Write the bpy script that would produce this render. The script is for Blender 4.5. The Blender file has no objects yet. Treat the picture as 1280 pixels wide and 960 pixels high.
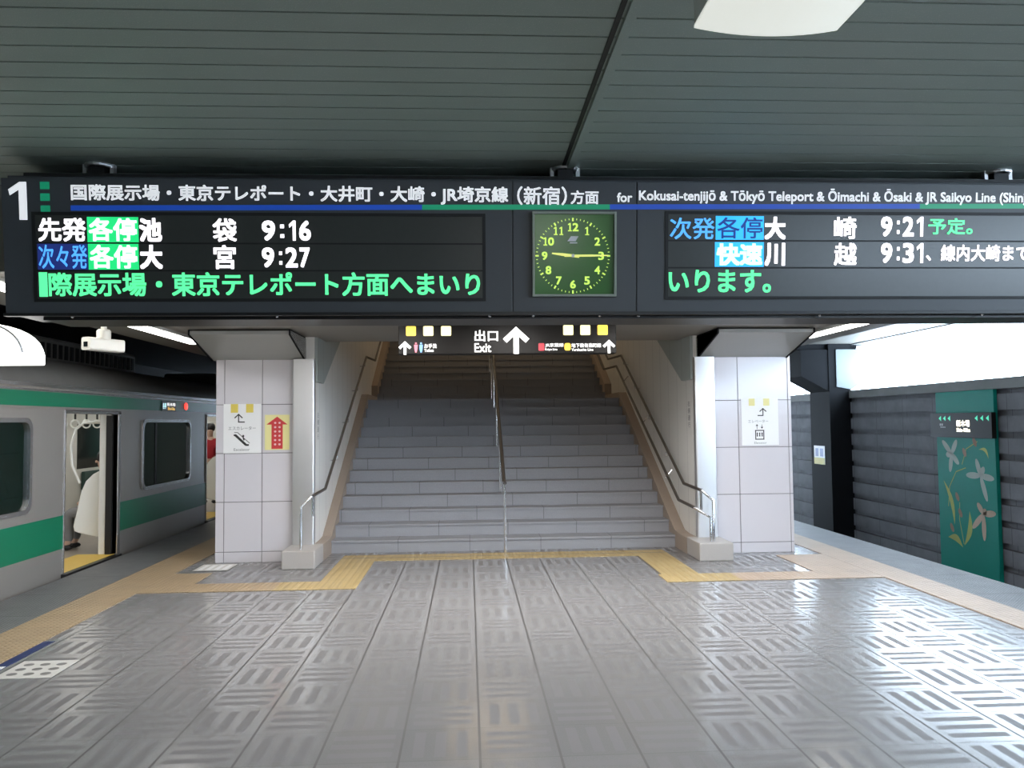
import bpy, math, random
from mathutils import Vector, Matrix, Euler
random.seed(4)
SC = bpy.context.scene
COL = SC.collection

# ------------------------------------------------------------------ camera, sky, exposure
def cam_rot(yaw, pitch, roll):
    cy, sy = math.cos(yaw), math.sin(yaw)
    f = Vector((sy*math.cos(pitch), cy*math.cos(pitch), math.sin(pitch)))
    r = Vector((cy, -sy, 0)); u = r.cross(f)
    r2 = math.cos(roll)*r - math.sin(roll)*u
    u2 = math.sin(roll)*r + math.cos(roll)*u
    return Matrix((r2, u2, -f)).transposed()
cd = bpy.data.cameras.new('camera')
cd.sensor_width = 36.0; cd.lens = 987.3/1280*36.0; cd.clip_start = 0.05; cd.clip_end = 300
cam = bpy.data.objects.new('camera', cd); COL.objects.link(cam)
cam.matrix_world = Matrix.Translation((0, 0, 1.653)) @ cam_rot(.0554752, .0481032, .0102983).to_4x4()
SC.camera = cam

w = bpy.data.worlds.new('sky'); SC.world = w; w.use_nodes = True
bg = w.node_tree.nodes['Background']
bg.inputs[0].default_value = (0.66, 0.82, 1.0, 1); bg.inputs[1].default_value = 19.0
SC.view_settings.view_transform = 'Standard'; SC.view_settings.look = 'None'
SC.view_settings.gamma = 1.0; SC.view_settings.use_curve_mapping = False
SC.view_settings.exposure = 0.0
SC.cycles.use_denoising = True
LAMP_STRIP = 9.0      # fluorescent strips
FILL_BOX = 6.5        # added ceiling fixtures behind the camera, unseen
FILL_STAIR = 110.0     # added warm lamps up the stairs, unseen

# ------------------------------------------------------------------ helpers
def tag(o, label=None, cat=None, group=None, kind=None):
    if label: o['label'] = label
    if cat: o['category'] = cat
    if group: o['group'] = group
    if kind: o['kind'] = kind
    return o

class MB:
    def __init__(s): s.v = []; s.f = []
    def add(s, vs, fs):
        n = len(s.v); s.v += [tuple(p) for p in vs]; s.f += [tuple(i+n for i in f) for f in fs]; return s
    def box(s, x0, x1, y0, y1, z0, z1):
        return s.add([(x0,y0,z0),(x1,y0,z0),(x1,y1,z0),(x0,y1,z0),(x0,y0,z1),(x1,y0,z1),(x1,y1,z1),(x0,y1,z1)],
            [(0,3,2,1),(4,5,6,7),(0,1,5,4),(1,2,6,5),(2,3,7,6),(3,0,4,7)])
    def prism(s, pts, d):
        """pts: 3D outline, d: extrusion vector"""
        n = len(pts); d = Vector(d)
        a = [Vector(p) for p in pts]; b = [p+d for p in a]
        nrm = Vector((0,0,0))
        for i in range(n): nrm += a[i].cross(a[(i+1) % n])
        flip = nrm.dot(d) > 0
        f = [tuple(range(n)) if not flip else tuple(reversed(range(n)))]
        f += [tuple(reversed(range(n, 2*n))) if not flip else tuple(range(n, 2*n))]
        for i in range(n):
            j = (i+1) % n
            q = (i, j, n+j, n+i); f.append(q if flip else tuple(reversed(q)))
        return s.add(list(a)+list(b), f)
    def ring(s, outer, inner, d):
        """flat frame between two outlines of equal length, extruded by d"""
        n = len(outer); d = Vector(d)
        o = [Vector(p) for p in outer]; i_ = [Vector(p) for p in inner]
        vs = o + i_ + [p+d for p in o] + [p+d for p in i_]
        f = []
        for k in range(n):
            j = (k+1) % n
            f += [(k, j, n+j, n+k), (2*n+k, 3*n+k, 3*n+j, 2*n+j), (k, 2*n+k, 2*n+j, j), (n+k, n+j, 3*n+j, 3*n+k)]
        return s.add(vs, f)
    def tube(s, path, r, n=10, caps=True):
        P = [Vector(p) for p in path]; rings = []
        up = Vector((0, 0, 1)); prev = None
        for i, p in enumerate(P):
            if i == 0: t = P[1]-P[0]
            elif i == len(P)-1: t = P[-1]-P[-2]
            else: t = (P[i]-P[i-1]).normalized() + (P[i+1]-P[i]).normalized()
            t.normalize()
            if prev is None:
                a = t.cross(up if abs(t.z) < .9 else Vector((1, 0, 0))).normalized()
            else:
                a = (prev - t*prev.dot(t)).normalized()
            prev = a; b = t.cross(a)
            rr = r[i] if isinstance(r, (list, tuple)) else r
            rings.append([p + (a*math.cos(2*math.pi*k/n) + b*math.sin(2*math.pi*k/n))*rr for k in range(n)])
        vs = [q for R in rings for q in R]; fs = []
        for i in range(len(P)-1):
            for k in range(n):
                l = (k+1) % n
                fs.append((i*n+k, i*n+l, (i+1)*n+l, (i+1)*n+k))
        if caps:
            fs.append(tuple(reversed(range(n)))); fs.append(tuple(range((len(P)-1)*n, len(P)*n)))
        return s.add(vs, fs)
    def sphere(s, c, r, nu=12, nv=8, sc=(1, 1, 1)):
        vs = []; fs = []
        for j in range(nv+1):
            th = math.pi*j/nv
            for i in range(nu):
                ph = 2*math.pi*i/nu
                vs.append((c[0]+r*sc[0]*math.sin(th)*math.cos(ph), c[1]+r*sc[1]*math.sin(th)*math.sin(ph), c[2]+r*sc[2]*math.cos(th)))
        for j in range(nv):
            for i in range(nu):
                k = (i+1) % nu
                fs.append((j*nu+i, (j+1)*nu+i, (j+1)*nu+k, j*nu+k))
        return s.add(vs, fs)
    def flat(s, M, polys, z=0.0):
        for p in polys:
            s.add([M @ Vector((q[0], q[1], z)) for q in p], [tuple(range(len(p)))])
        return s
    def slab(s, M, poly, z0, z1):
        a = [M @ Vector((q[0], q[1], z0)) for q in poly]; d = (M @ Vector((0, 0, z1))) - (M @ Vector((0, 0, z0)))
        return s.prism(a, d)

def base_of(p):
    v = Vector((0, 0, 0))
    while p is not None: v += p.location; p = p.parent
    return v

def obj(name, mb, mat, parent=None, smooth=False, bevel=0.0, origin=None):
    me = bpy.data.meshes.new(name)
    off = base_of(parent)
    loc = Vector((0, 0, 0))
    if parent is None and origin is not None: loc = Vector(origin); off = loc
    me.from_pydata([tuple(Vector(p)-off) for p in mb.v], [], mb.f); me.validate(); me.update()
    o = bpy.data.objects.new(name, me); COL.objects.link(o); o.location = loc
    if mat: me.materials.append(mat)
    if parent: o.parent = parent
    if smooth:
        for p in me.polygons: p.use_smooth = True
        m = o.modifiers.new('auto', 'EDGE_SPLIT'); m.split_angle = math.radians(40)
    if bevel:
        b = o.modifiers.new('bevel', 'BEVEL'); b.width = bevel; b.segments = 2; b.limit_method = 'ANGLE'; b.angle_limit = math.radians(50)
    return o
def box(name, x0, x1, y0, y1, z0, z1, mat, parent=None, bevel=0.0):
    return obj(name, MB().box(x0, x1, y0, y1, z0, z1), mat, parent, bevel=bevel)
def thing(name, loc, label, cat, group=None):
    o = bpy.data.objects.new(name, None); COL.objects.link(o); o.location = loc; o.empty_display_size = .1
    return tag(o, label, cat, group)
def struct(o): o['kind'] = 'structure'; return o

def frame(origin, u, v):
    u = Vector(u).normalized(); v = Vector(v).normalized(); n = u.cross(v)
    M = Matrix((u, v, n)).transposed().to_4x4(); M.translation = Vector(origin); return M
def rect(u0, u1, v0, v1): return [(u0, v0), (u1, v0), (u1, v1), (u0, v1)]
def rrect(u0, u1, v0, v1, r, n=5):
    pts = []
    for cx, cy, a0 in ((u1-r, v0+r, -90), (u1-r, v1-r, 0), (u0+r, v1-r, 90), (u0+r, v0+r, 180)):
        for k in range(n+1):
            a = math.radians(a0+90*k/n); pts.append((cx+r*math.cos(a), cy+r*math.sin(a)))
    return pts
def ell(cu, cv, ru, rv, n=16, rot=0):
    c, s_ = math.cos(rot), math.sin(rot)
    return [(cu+ru*math.cos(2*math.pi*k/n)*c-rv*math.sin(2*math.pi*k/n)*s_, cv+ru*math.cos(2*math.pi*k/n)*s_+rv*math.sin(2*math.pi*k/n)*c) for k in range(n)]
def bar(a, b, wd):
    a = Vector(a); b = Vector(b); d = (b-a).normalized(); p = Vector((-d.y, d.x))*wd/2
    return [tuple(a-p), tuple(b-p), tuple(b+p), tuple(a+p)]
def arrow(cu, v0, v1, wd, th):
    """upward arrow with an open chevron head"""
    h = wd/2
    return [bar((cu, v0), (cu, v1-th*.6), th), bar((cu-h+th*.35, v1-h-th*.1), (cu+th*.35, v1-th*.3), th), bar((cu+h-th*.35, v1-h-th*.1), (cu-th*.35, v1-th*.3), th)]

def text_mesh(body, bold=0.0, ls=1.0):
    c = bpy.data.curves.new('lettering', 'FONT'); c.body = body; c.size = 1.0; c.offset = bold; c.space_character = ls
    c.resolution_u = 3
    o = bpy.data.objects.new('lettering_source', c); COL.objects.link(o)
    bpy.context.view_layer.update()
    me = bpy.data.meshes.new_from_object(o.evaluated_get(bpy.context.evaluated_depsgraph_get()))
    vs = [tuple(v.co) for v in me.vertices]; fs = [tuple(p.vertices) for p in me.polygons]
    bpy.data.objects.remove(o); bpy.data.curves.remove(c); bpy.data.meshes.remove(me)
    return vs, fs
def txt(mb, M, body, u0, u1, v0, v1, z, bold=0.0, ls=1.0, fit=None):
    """lettering fitted into the box; fit = leading characters that take the box's width"""
    vs, fs = text_mesh(body, 0, ls)
    ref = vs if fit is None else text_mesh(body[:fit], 0, ls)[0]
    x0 = min(p[0] for p in ref); x1 = max(p[0] for p in ref); y0 = min(p[1] for p in ref); y1 = max(p[1] for p in ref)
    # thicker strokes: the same outlines laid a little to each side
    d = bold*.9; sx = (u1-u0)/(x1-x0+2*d); sy = (v1-v0)/(y1-y0+2*d)
    for i, (dx, dy) in enumerate([(0, 0)] if d < .001 else [(-d, -d), (d, -d), (-d, d), (d, d), (0, d), (0, -d), (d, 0), (-d, 0)]):
        mb.add([M @ Vector((u0+(p[0]+dx+d-x0)*sx, v0+(p[1]+dy+d-y0)*sy, z+i*.00004)) for p in vs], fs)
    return mb

def digit_one(b, M, u0, u1, v0, v1, z, foot=False):
    w_, h_ = u1-u0, v1-v0; q = lambda a, c: (u0+a*w_, v0+c*h_)
    if foot: P_ = [(.10, 0), (.95, 0), (.95, .13), (.72, .13), (.72, 1), (.45, 1), (.10, .86), (.10, .73), (.40, .80), (.40, .13), (.10, .13)]
    else: P_ = [(.56, 0), (1, 0), (1, 1), (.62, 1), (0, .80), (.08, .64), (.56, .79)]
    P_ = [q(*p_) for p_ in P_]
    return b.flat(M, [P_], z)
def clock_time(b, M, t, u0, u1, v0, v1, z):
    """h:mm in four equal-height cells"""
    W = u1-u0; cells = ((0, .27), (.36, .46), (.53, .73), (.76, 1.0)) if t[2] == '1' else ((0, .25), (.34, .42), (.48, .73), (.77, .98))
    for ch, (a, c) in zip(t, cells):
        if ch == '1': digit_one(b, M, u0+W*(a+.02), u0+W*(c-.04), v0, v1, z)
        elif ch == ':':
            for vv in (.22, .70): b.flat(M, [rect(u0+W*a+.004, u0+W*c-.002, v0+(v1-v0)*(vv-.08), v0+(v1-v0)*(vv+.10))], z)
        else: txt(b, M, ch, u0+W*a, u0+W*c, v0, v1, z, .03)
    return b
def words(name, M, items, m, par, z):
    for it in items: obj(name, txt(MB(), M, it[0], *it[1:5], z, it[5]), m, par)

# ------------------------------------------------------------------ materials
def newmat(name):
    m = bpy.data.materials.new(name); m.use_nodes = True
    nt = m.node_tree; b = nt.nodes['Principled BSDF']; return m, nt, b
def mat(name, col, rough=.5, metal=0., var=.08, scale=6., bump=0., spec=.5, emis=None, es=0., alpha=1., coat=0.):
    m, nt, b = newmat(name)
    b.inputs['Roughness'].default_value = rough; b.inputs['Metallic'].default_value = metal
    b.inputs['Specular IOR Level'].default_value = spec; b.inputs['Coat Weight'].default_value = coat
    tc = nt.nodes.new('ShaderNodeTexCoord'); no = nt.nodes.new('ShaderNodeTexNoise')
    no.inputs['Scale'].default_value = scale; no.inputs['Detail'].default_value = 5
    nt.links.new(tc.outputs['Object'], no.inputs['Vector'])
    mx = nt.nodes.new('ShaderNodeMix'); mx.data_type = 'RGBA'
    mx.inputs['A'].default_value = (*[c*(1-var) for c in col], 1); mx.inputs['B'].default_value = (*[min(1, c*(1+var)) for c in col], 1)
    nt.links.new(no.outputs['Fac'], mx.inputs['Factor']); nt.links.new(mx.outputs['Result'], b.inputs['Base Color'])
    if bump:
        bp = nt.nodes.new('ShaderNodeBump'); bp.inputs['Strength'].default_value = bump; bp.inputs['Distance'].default_value = .01
        nt.links.new(no.outputs['Fac'], bp.inputs['Height']); nt.links.new(bp.outputs['Normal'], b.inputs['Normal'])
    if emis:
        b.inputs['Emission Color'].default_value = (*emis, 1); b.inputs['Emission Strength'].default_value = es
    b.inputs['Alpha'].default_value = alpha
    return m
def glow(name, col, s): return mat(name, [c*.6 for c in col], .4, emis=col, es=s, var=.02)

class N:
    """tiny node-math helper"""
    def __init__(s, nt): s.nt = nt
    def m(s, op, a, b=None, c=None):
        n = s.nt.nodes.new('ShaderNodeMath'); n.operation = op
        for i, x in enumerate((a, b, c)):
            if x is None: continue
            if isinstance(x, (int, float)): n.inputs[i].default_value = x
            else: s.nt.links.new(x, n.inputs[i])
        return n.outputs[0]
    def pos(s):
        g = s.nt.nodes.new('ShaderNodeNewGeometry'); sp = s.nt.nodes.new('ShaderNodeSeparateXYZ')
        s.nt.links.new(g.outputs['Position'], sp.inputs[0]); s.P = g.outputs['Position']; return sp.outputs
    def noise(s, scale, detail=4, rough=.5):
        n = s.nt.nodes.new('ShaderNodeTexNoise'); n.inputs['Scale'].default_value = scale; n.inputs['Detail'].default_value = detail
        n.inputs['Roughness'].default_value = rough; s.nt.links.new(s.P, n.inputs['Vector']); return n.outputs['Fac']
    def mix(s, f, a, b):
        n = s.nt.nodes.new('ShaderNodeMix'); n.data_type = 'RGBA'
        for key, x in (('Factor', f), ('A', a), ('B', b)):
            if isinstance(x, (int, float)): n.inputs[key].default_value = x
            elif isinstance(x, tuple): n.inputs[key].default_value = (*x, 1)
            else: s.nt.links.new(x, n.inputs[key])
        return n.outputs['Result']

def floor_material():
    m, nt, b = newmat('granite_tile'); k = N(nt); x, y, z = k.pos()
    tx = k.m('DIVIDE', k.m('SUBTRACT', x, .045), .4); ty = k.m('DIVIDE', k.m('ADD', y, .03), .4)
    fx = k.m('FRACT', tx); fy = k.m('FRACT', ty)
    par = k.m('MODULO', k.m('ABSOLUTE', k.m('ADD', k.m('FLOOR', tx), k.m('FLOOR', ty))), 2.0)
    par = k.m('GREATER_THAN', par, .5)
    # across / along coordinates swap from tile to tile
    inv = k.m('SUBTRACT', 1.0, par)
    s = k.m('ADD', k.m('MULTIPLY', fx, par), k.m('MULTIPLY', fy, inv))
    l = k.m('ADD', k.m('MULTIPLY', fy, par), k.m('MULTIPLY', fx, inv))
    q = k.m('FRACT', k.m('DIVIDE', k.m('SUBTRACT', s, .09), .273))
    st = k.m('MULTIPLY', k.m('LESS_THAN', k.m('ABSOLUTE', k.m('SUBTRACT', q, .5)), .26), k.m('LESS_THAN', k.m('ABSOLUTE', k.m('SUBTRACT', s, .5)), .41))
    bars = k.m('MULTIPLY', st, k.m('LESS_THAN', k.m('ABSOLUTE', k.m('SUBTRACT', l, .5)), .40))
    e = k.m('MAXIMUM', k.m('ABSOLUTE', k.m('SUBTRACT', fx, .5)), k.m('MULTIPLY', k.m('ABSOLUTE', k.m('SUBTRACT', fy, .5)), 1.0))
    jx = k.m('GREATER_THAN', k.m('ABSOLUTE', k.m('SUBTRACT', fx, .5)), .484)
    jy = k.m('GREATER_THAN', k.m('ABSOLUTE', k.m('SUBTRACT', fy, .5)), .491)
    joint = k.m('MAXIMUM', jx, k.m('MULTIPLY', jy, .85))
    n1 = k.noise(140, 2); n2 = k.noise(.7, 3); n3 = k.noise(420, 1)
    sp = k.m('GREATER_THAN', n3, .60)
    c = k.mix(n1, (.222, .219, .219), (.34, .336, .336))
    c = k.mix(k.m('MULTIPLY', sp, .35), c, (.10, .10, .105))
    # each tile its own tone
    wn = nt.nodes.new('ShaderNodeTexWhiteNoise'); wn.noise_dimensions = '2D'
    cb = nt.nodes.new('ShaderNodeCombineXYZ'); nt.links.new(k.m('FLOOR', tx), cb.inputs[0]); nt.links.new(k.m('FLOOR', ty), cb.inputs[1]); nt.links.new(cb.outputs[0], wn.inputs['Vector'])
    c = k.mix(k.m('MULTIPLY', wn.outputs['Value'], .16), c, (.145, .138, .138))
    
    c = k.mix(k.m('MULTIPLY', bars, .72), c, (.125, .12, .124))
    c = k.mix(joint, c, (.035, .033, .032))
    nt.links.new(c, b.inputs['Base Color'])
    r = k.m('ADD', k.m('MULTIPLY', bars, .30), k.m('ADD', .13, k.m('MULTIPLY', n2, .10)))
    r = k.m('ADD', r, k.m('MULTIPLY', joint, .4))
    nt.links.new(r, b.inputs['Roughness'])
    nt.links.new(k.m('SUBTRACT', .8, k.m('MULTIPLY', bars, .45)), b.inputs['Specular IOR Level'])
    bp = nt.nodes.new('ShaderNodeBump'); bp.inputs['Strength'].default_value = .04; bp.inputs['Distance'].default_value = .004
    h = k.m('ADD', k.m('MULTIPLY', k.noise(2.2, 2), 1.0), k.m('MULTIPLY', joint, -.5))
    nt.links.new(h, bp.inputs['Height']); nt.links.new(bp.outputs['Normal'], b.inputs['Normal'])
    return m
def step_material():
    m, nt, b = newmat('step_granite'); k = N(nt); x, y, z = k.pos()
    idx = k.m('FLOOR', k.m('DIVIDE', k.m('ADD', z, -.001), .159))
    j = k.m('FRACT', k.m('DIVIDE', k.m('ADD', x, k.m('MULTIPLY', idx, .41)), .92))
    jt = k.m('LESS_THAN', j, .012)
    n1 = k.noise(110, 3); n2 = k.noise(3, 3)
    c = k.mix(n1, (.24, .245, .268), (.38, .385, .415))
    c = k.mix(k.m('MULTIPLY', n2, .45), c, (.24, .24, .245))
    c = k.mix(k.m('MULTIPLY', jt, .6), c, (.08, .08, .085))
    nt.links.new(c, b.inputs['Base Color']); b.inputs['Roughness'].default_value = .55
    return m
def tactile_material(name, col, pitch, bars=False):
    m, nt, b = newmat(name); k = N(nt); x, y, z = k.pos()
    fx = k.m('SUBTRACT', k.m('FRACT', k.m('DIVIDE', x, pitch)), .5); fy = k.m('SUBTRACT', k.m('FRACT', k.m('DIVIDE', y, pitch)), .5)
    if bars: d = k.m('ABSOLUTE', fx)
    else: d = k.m('SQRT', k.m('ADD', k.m('MULTIPLY', fx, fx), k.m('MULTIPLY', fy, fy)))
    h = k.m('SMOOTH_MIN', k.m('MAXIMUM', k.m('SUBTRACT', .38, d), 0.0), .16, .05)
    bp = nt.nodes.new('ShaderNodeBump'); bp.inputs['Strength'].default_value = .8; bp.inputs['Distance'].default_value = .03
    nt.links.new(h, bp.inputs['Height']); nt.links.new(bp.outputs['Normal'], b.inputs['Normal'])
    n = k.noise(4, 4)
    j = k.m('GREATER_THAN', k.m('ABSOLUTE', k.m('SUBTRACT', k.m('FRACT', k.m('DIVIDE', k.m('ADD', y, .03), .4)), .5)), .492)
    c = k.mix(n, tuple(v*.78 for v in col), tuple(v*1.15 for v in col))
    c = k.mix(k.m('MULTIPLY', j, .5), c, tuple(v*.4 for v in col))
    nt.links.new(c, b.inputs['Base Color']); b.inputs['Roughness'].default_value = .5
    return m
def checker_plate():
    m, nt, b = newmat('antislip_edge_plate'); k = N(nt); x, y, z = k.pos()
    a = k.m('SINE', k.m('MULTIPLY', k.m('ADD', x, y), 110.)); c2 = k.m('SINE', k.m('MULTIPLY', k.m('SUBTRACT', x, y), 110.))
    h = k.m('MULTIPLY', k.m('ABSOLUTE', a), k.m('ABSOLUTE', c2))
    bp = nt.nodes.new('ShaderNodeBump'); bp.inputs['Strength'].default_value = .6; bp.inputs['Distance'].default_value = .01
    nt.links.new(h, bp.inputs['Height']); nt.links.new(bp.outputs['Normal'], b.inputs['Normal'])
    j = k.m('GREATER_THAN', k.m('ABSOLUTE', k.m('SUBTRACT', k.m('FRACT', k.m('DIVIDE', y, .9)), .5)), .494)
    c = k.mix(k.noise(5, 4), (.11, .113, .115), (.21, .213, .22)); c = k.mix(j, c, (.04, .04, .04))
    nt.links.new(c, b.inputs['Base Color']); b.inputs['Roughness'].default_value = .38; b.inputs['Specular IOR Level'].default_value = .7
    return m
def panel_wall(name, col, pitch, axis):
    m, nt, b = newmat(name); k = N(nt); p = k.pos()
    j = k.m('GREATER_THAN', k.m('ABSOLUTE', k.m('SUBTRACT', k.m('FRACT', k.m('DIVIDE', p[axis], pitch)), .5)), .49)
    c = k.mix(k.noise(1.2, 3), tuple(v*.94 for v in col), col); c = k.mix(k.m('MULTIPLY', j, .55), c, (.15, .15, .15))
    nt.links.new(c, b.inputs['Base Color']); b.inputs['Roughness'].default_value = .35
    return m
def sprayed_ceiling():
    m, nt, b = newmat('ceiling_paint'); k = N(nt); k.pos()
    n1 = k.noise(160, 2); n2 = k.noise(.9, 3)
    c = k.mix(n2, (.25, .31, .275), (.32, .37, .335))
    c = k.mix(k.m('MULTIPLY', k.m('GREATER_THAN', n1, .66), .6), c, (.42, .44, .42))
    nt.links.new(c, b.inputs['Base Color']); b.inputs['Roughness'].default_value = .6
    bp = nt.nodes.new('ShaderNodeBump'); bp.inputs['Strength'].default_value = .25; bp.inputs['Distance'].default_value = .004
    nt.links.new(n1, bp.inputs['Height']); nt.links.new(bp.outputs['Normal'], b.inputs['Normal'])
    return m
def plank_material():
    m, nt, b = newmat('precast_plank'); k = N(nt); x, y, z = k.pos()
    n = k.noise(2.5, 6, .65); n2 = k.noise(40, 2)
    j = k.m('GREATER_THAN', k.m('ABSOLUTE', k.m('SUBTRACT', k.m('FRACT', k.m('DIVIDE', y, 1.0)), .5)), .494)
    c = k.mix(n, (.13, .13, .145), (.30, .30, .32)); c = k.mix(k.m('MULTIPLY', n2, .3), c, (.10, .10, .11)); c = k.mix(k.m('MULTIPLY', j, .6), c, (.03, .03, .03))
    nt.links.new(c, b.inputs['Base Color']); b.inputs['Roughness'].default_value = .8; b.inputs['Specular IOR Level'].default_value = .15
    return m

M_floor = floor_material(); M_step = step_material(); M_ceil = sprayed_ceiling(); M_plank = plank_material(); M_plate = checker_plate()
M_tact = tactile_material('tactile_yellow', (.40, .295, .18), .05)
M_tact_guide = tactile_material('tactile_yellow_guide', (.45, .335, .155), .075, True)
M_tact_tan = tactile_material('tactile_tan', (.47, .36, .27), .05)
M_soffit = mat('soffit_panel', (.24, .225, .20), .45, scale=1.5)
M_concrete = mat('concrete', (.22, .22, .22), .8, var=.2, scale=3, bump=.2)
M_dark = mat('dark_void_concrete', (.035, .035, .035), .9, var=.3)
M_ballast = mat('track_ballast', (.11, .10, .095), .95, var=.5, scale=25, bump=1.)
M_pill = mat('lavender_glazed_tile', (.66, .635, .67), .16, var=.03, scale=1.5, spec=.6)
M_grout = mat('grout', (.20, .19, .20), .8)
M_capital = mat('grey_capital_panel', (.40, .41, .40), .35, var=.06, scale=2)
M_steel = mat('brushed_stainless', (.82, .82, .83), .42, 1., var=.08, scale=2)
M_chrome = mat('bright_stainless', (.80, .80, .82), .15, 1., var=.03)
M_stone = mat('curb_granite', (.43, .405, .385), .5, var=.15, scale=90)
M_stringer = mat('stringer_granite', (.36, .29, .235), .55, var=.15, scale=90)
M_wallp = panel_wall('white_wall_panel', (.84, .83, .80), .46, 1)
M_upper = panel_wall('grey_green_panel', (.40, .45, .45), .6, 1)
M_rail = mat('dark_coated_rail', (.055, .047, .042), .35, var=.1)
M_board = mat('graphite_casing', (.062, .066, .074), .42, var=.05, scale=3)
M_black = mat('black_metal', (.012, .012, .013), .4, var=.1)
M_led = mat('led_window', (.045, .047, .043), .28, var=.08, scale=30)
M_seam = mat('panel_seam', (.008, .008, .008), .6)
L_head = mat('backlit_header_white', (.8, .8, .8), .45, emis=(.95, .97, 1), es=.6)
L_hblue = mat('backlit_header_blue', (.02, .08, .42), .4, emis=(.01, .07, .5), es=.35)
L_hgreen = mat('backlit_header_green', (.01, .25, .12), .4, emis=(.01, .32, .16), es=.45)
M_white = mat('white_vinyl', (.86, .86, .86), .45, var=.01)
M_bluev = mat('blue_vinyl', (.02, .08, .42), .4, var=.02)
M_greenv = mat('green_vinyl', (.01, .25, .12), .4, var=.02)
L_white = glow('led_white', (.98, .94, 1.0), 1.9)
L_green = glow('led_green', (.12, 1.0, .38), 1.0)
L_greenbg = glow('led_green_field', (.02, .78, .22), .9)
L_whiteg = glow('led_white_on_green', (.80, 1.0, .88), 1.25)
L_blue = glow('led_blue', (.09, .42, 1.0), 1.05)
L_bluedk = mat('led_blue_field', (.02, .03, .12), .4, emis=(.03, .06, .4), es=.35)
L_cyanbg = glow('led_cyan_field', (.03, .50, 1.0), .95)
L_navy = mat('led_navy_letters', (.01, .03, .18), .4, emis=(.0, .06, .38), es=.5)
L_cyanw = glow('led_pale_cyan', (.62, .95, 1.0), 1.3)
M_cface = mat('clock_face_green', (.045, .16, .035), .22, var=.15, scale=2, spec=.5)
L_clock = glow('clock_luminous', (.62, .95, .14), .85)
L_hand = glow('clock_hand', (.82, .86, .22), .8)
M_cframe = mat('clock_frame_grey', (.26, .30, .24), .35)
M_silver = mat('silver_print', (.6, .62, .6), .4)
L_sign = glow('sign_white', (1, .99, .96), 1.6)
L_yel = glow('sign_yellow', (1.0, .70, .06), 1.35)
L_yelw = glow('sign_yellow_bright', (1.0, .90, .42), 1.7)
L_pink = glow('sign_pink', (.9, .22, .30), .6); L_sblue = glow('sign_blue', (.2, .45, .9), .7); L_red = glow('sign_red', (.6, .03, .05), .6)
M_signblk = mat('sign_black', (.012, .011, .010), .4, spec=.12, var=.05)
L_strip = glow('fluorescent_tube', (1.0, .97, .92), LAMP_STRIP)
L_box = glow('lamp_diffuser', (.97, 1.0, .93), .62)
L_boxw = glow('fill_diffuser_back', (1.0, .985, .95), FILL_BOX*6)
L_boxh = glow('fill_diffuser_board', (1.0, .97, .95), 15.0)
L_boxs = glow('fill_diffuser_stairs', (1.0, .97, .95), 27.0)
L_dome = glow('platform_lamp_glow', (1, .99, .95), 3.0)
M_lampb = mat('lamp_body', (.62, .64, .62), .5)
M_cctv = mat('camera_housing_white', (.88, .87, .80), .4, var=.02, emis=(1, .98, .9), es=.0)
M_train = mat('brushed_train_steel', (.36, .338, .31), .45, .5, var=.06, scale=1.5)
M_trim = mat('bright_train_trim', (.72, .72, .74), .22, .9, var=.03)
M_tgreen = mat('train_green_band', (.006, .18, .092), .32, var=.06, scale=2)
M_troof = mat('train_roof_grey', (.13, .13, .125), .6, var=.12)
M_rubber = mat('black_rubber', (.012, .012, .013), .6)
M_int = mat('train_interior_cream', (.72, .71, .66), .45, var=.02)
M_intw = mat('partition_white', (.86, .86, .82), .3, var=.02)
M_tfloor = mat('train_floor_vinyl', (.36, .31, .26), .4, var=.1)
M_sill = mat('yellow_door_sill', (.78, .52, .10), .45, var=.05)
M_seat = mat('moss_seat_fabric', (.05, .09, .08), .9, var=.3, scale=60)
M_dkwin = mat('dark_window', (.008, .012, .012), .08, spec=.6)
L_tlight = glow('train_ceiling_lamp', (1.0, .99, .93), 5.0)
L_redl = glow('red_side_lamp', (1.0, .04, .03), 3.5); L_amber = glow('amber_led', (1.0, .62, .1), 1.2)
M_column = mat('dark_steel_paint', (.010, .011, .013), .75, spec=.15, var=.1)
M_bracket = mat('skylit_bracket_tone', (.17, .20, .21), .55, var=.06)  # skylight on the outer bracket put into a paler colour than the column
M_mural = mat('teal_panel', (.006, .235, .18), .5, spec=.15, var=.06, scale=2)
M_petal = mat('petal_dusty_pink', (.50, .38, .28), .6); M_petal2 = mat('petal_pale', (.38, .46, .40), .6)
M_leaf = mat('leaf_olive', (.36, .42, .10), .6); M_bud = mat('bud_rust', (.25, .16, .10), .6)
L_mgreen = glow('mural_arrow_green', (.05, .65, .38), .8); L_mwarm = glow('mural_name_light', (1.0, .93, .76), 1.9)
M_yellow = mat('yellow_print', (.78, .62, .12), .5, var=.02); M_red = mat('red_print', (.60, .045, .05), .5, var=.03); M_pyel = mat('pale_yellow_paper', (.80, .74, .34), .5, var=.02)
M_blackp = mat('black_print', (.02, .02, .02), .5); M_greyp = mat('grey_print', (.32, .32, .33), .5); M_pinkp = mat('pale_pink_print', (.85, .55, .55), .5)
M_navyp = mat('navy_sticker', (.02, .03, .12), .4); M_stk = mat('pale_sticker', (.60, .59, .56), .5, var=.04); M_stkd = mat('grey_sticker_dot', (.17, .165, .16), .6)
M_skin = mat('skin', (.62, .40, .30), .5, var=.03); M_hair = mat('black_hair', (.012, .010, .010), .5)
M_jeans = mat('blue_denim', (.03, .06, .16), .85); M_coat = mat('dark_coat', (.03, .03, .035), .85); M_redc = mat('red_coat', (.42, .02, .03), .8); M_grey = mat('grey_cloth', (.25, .25, .26), .85)
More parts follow.
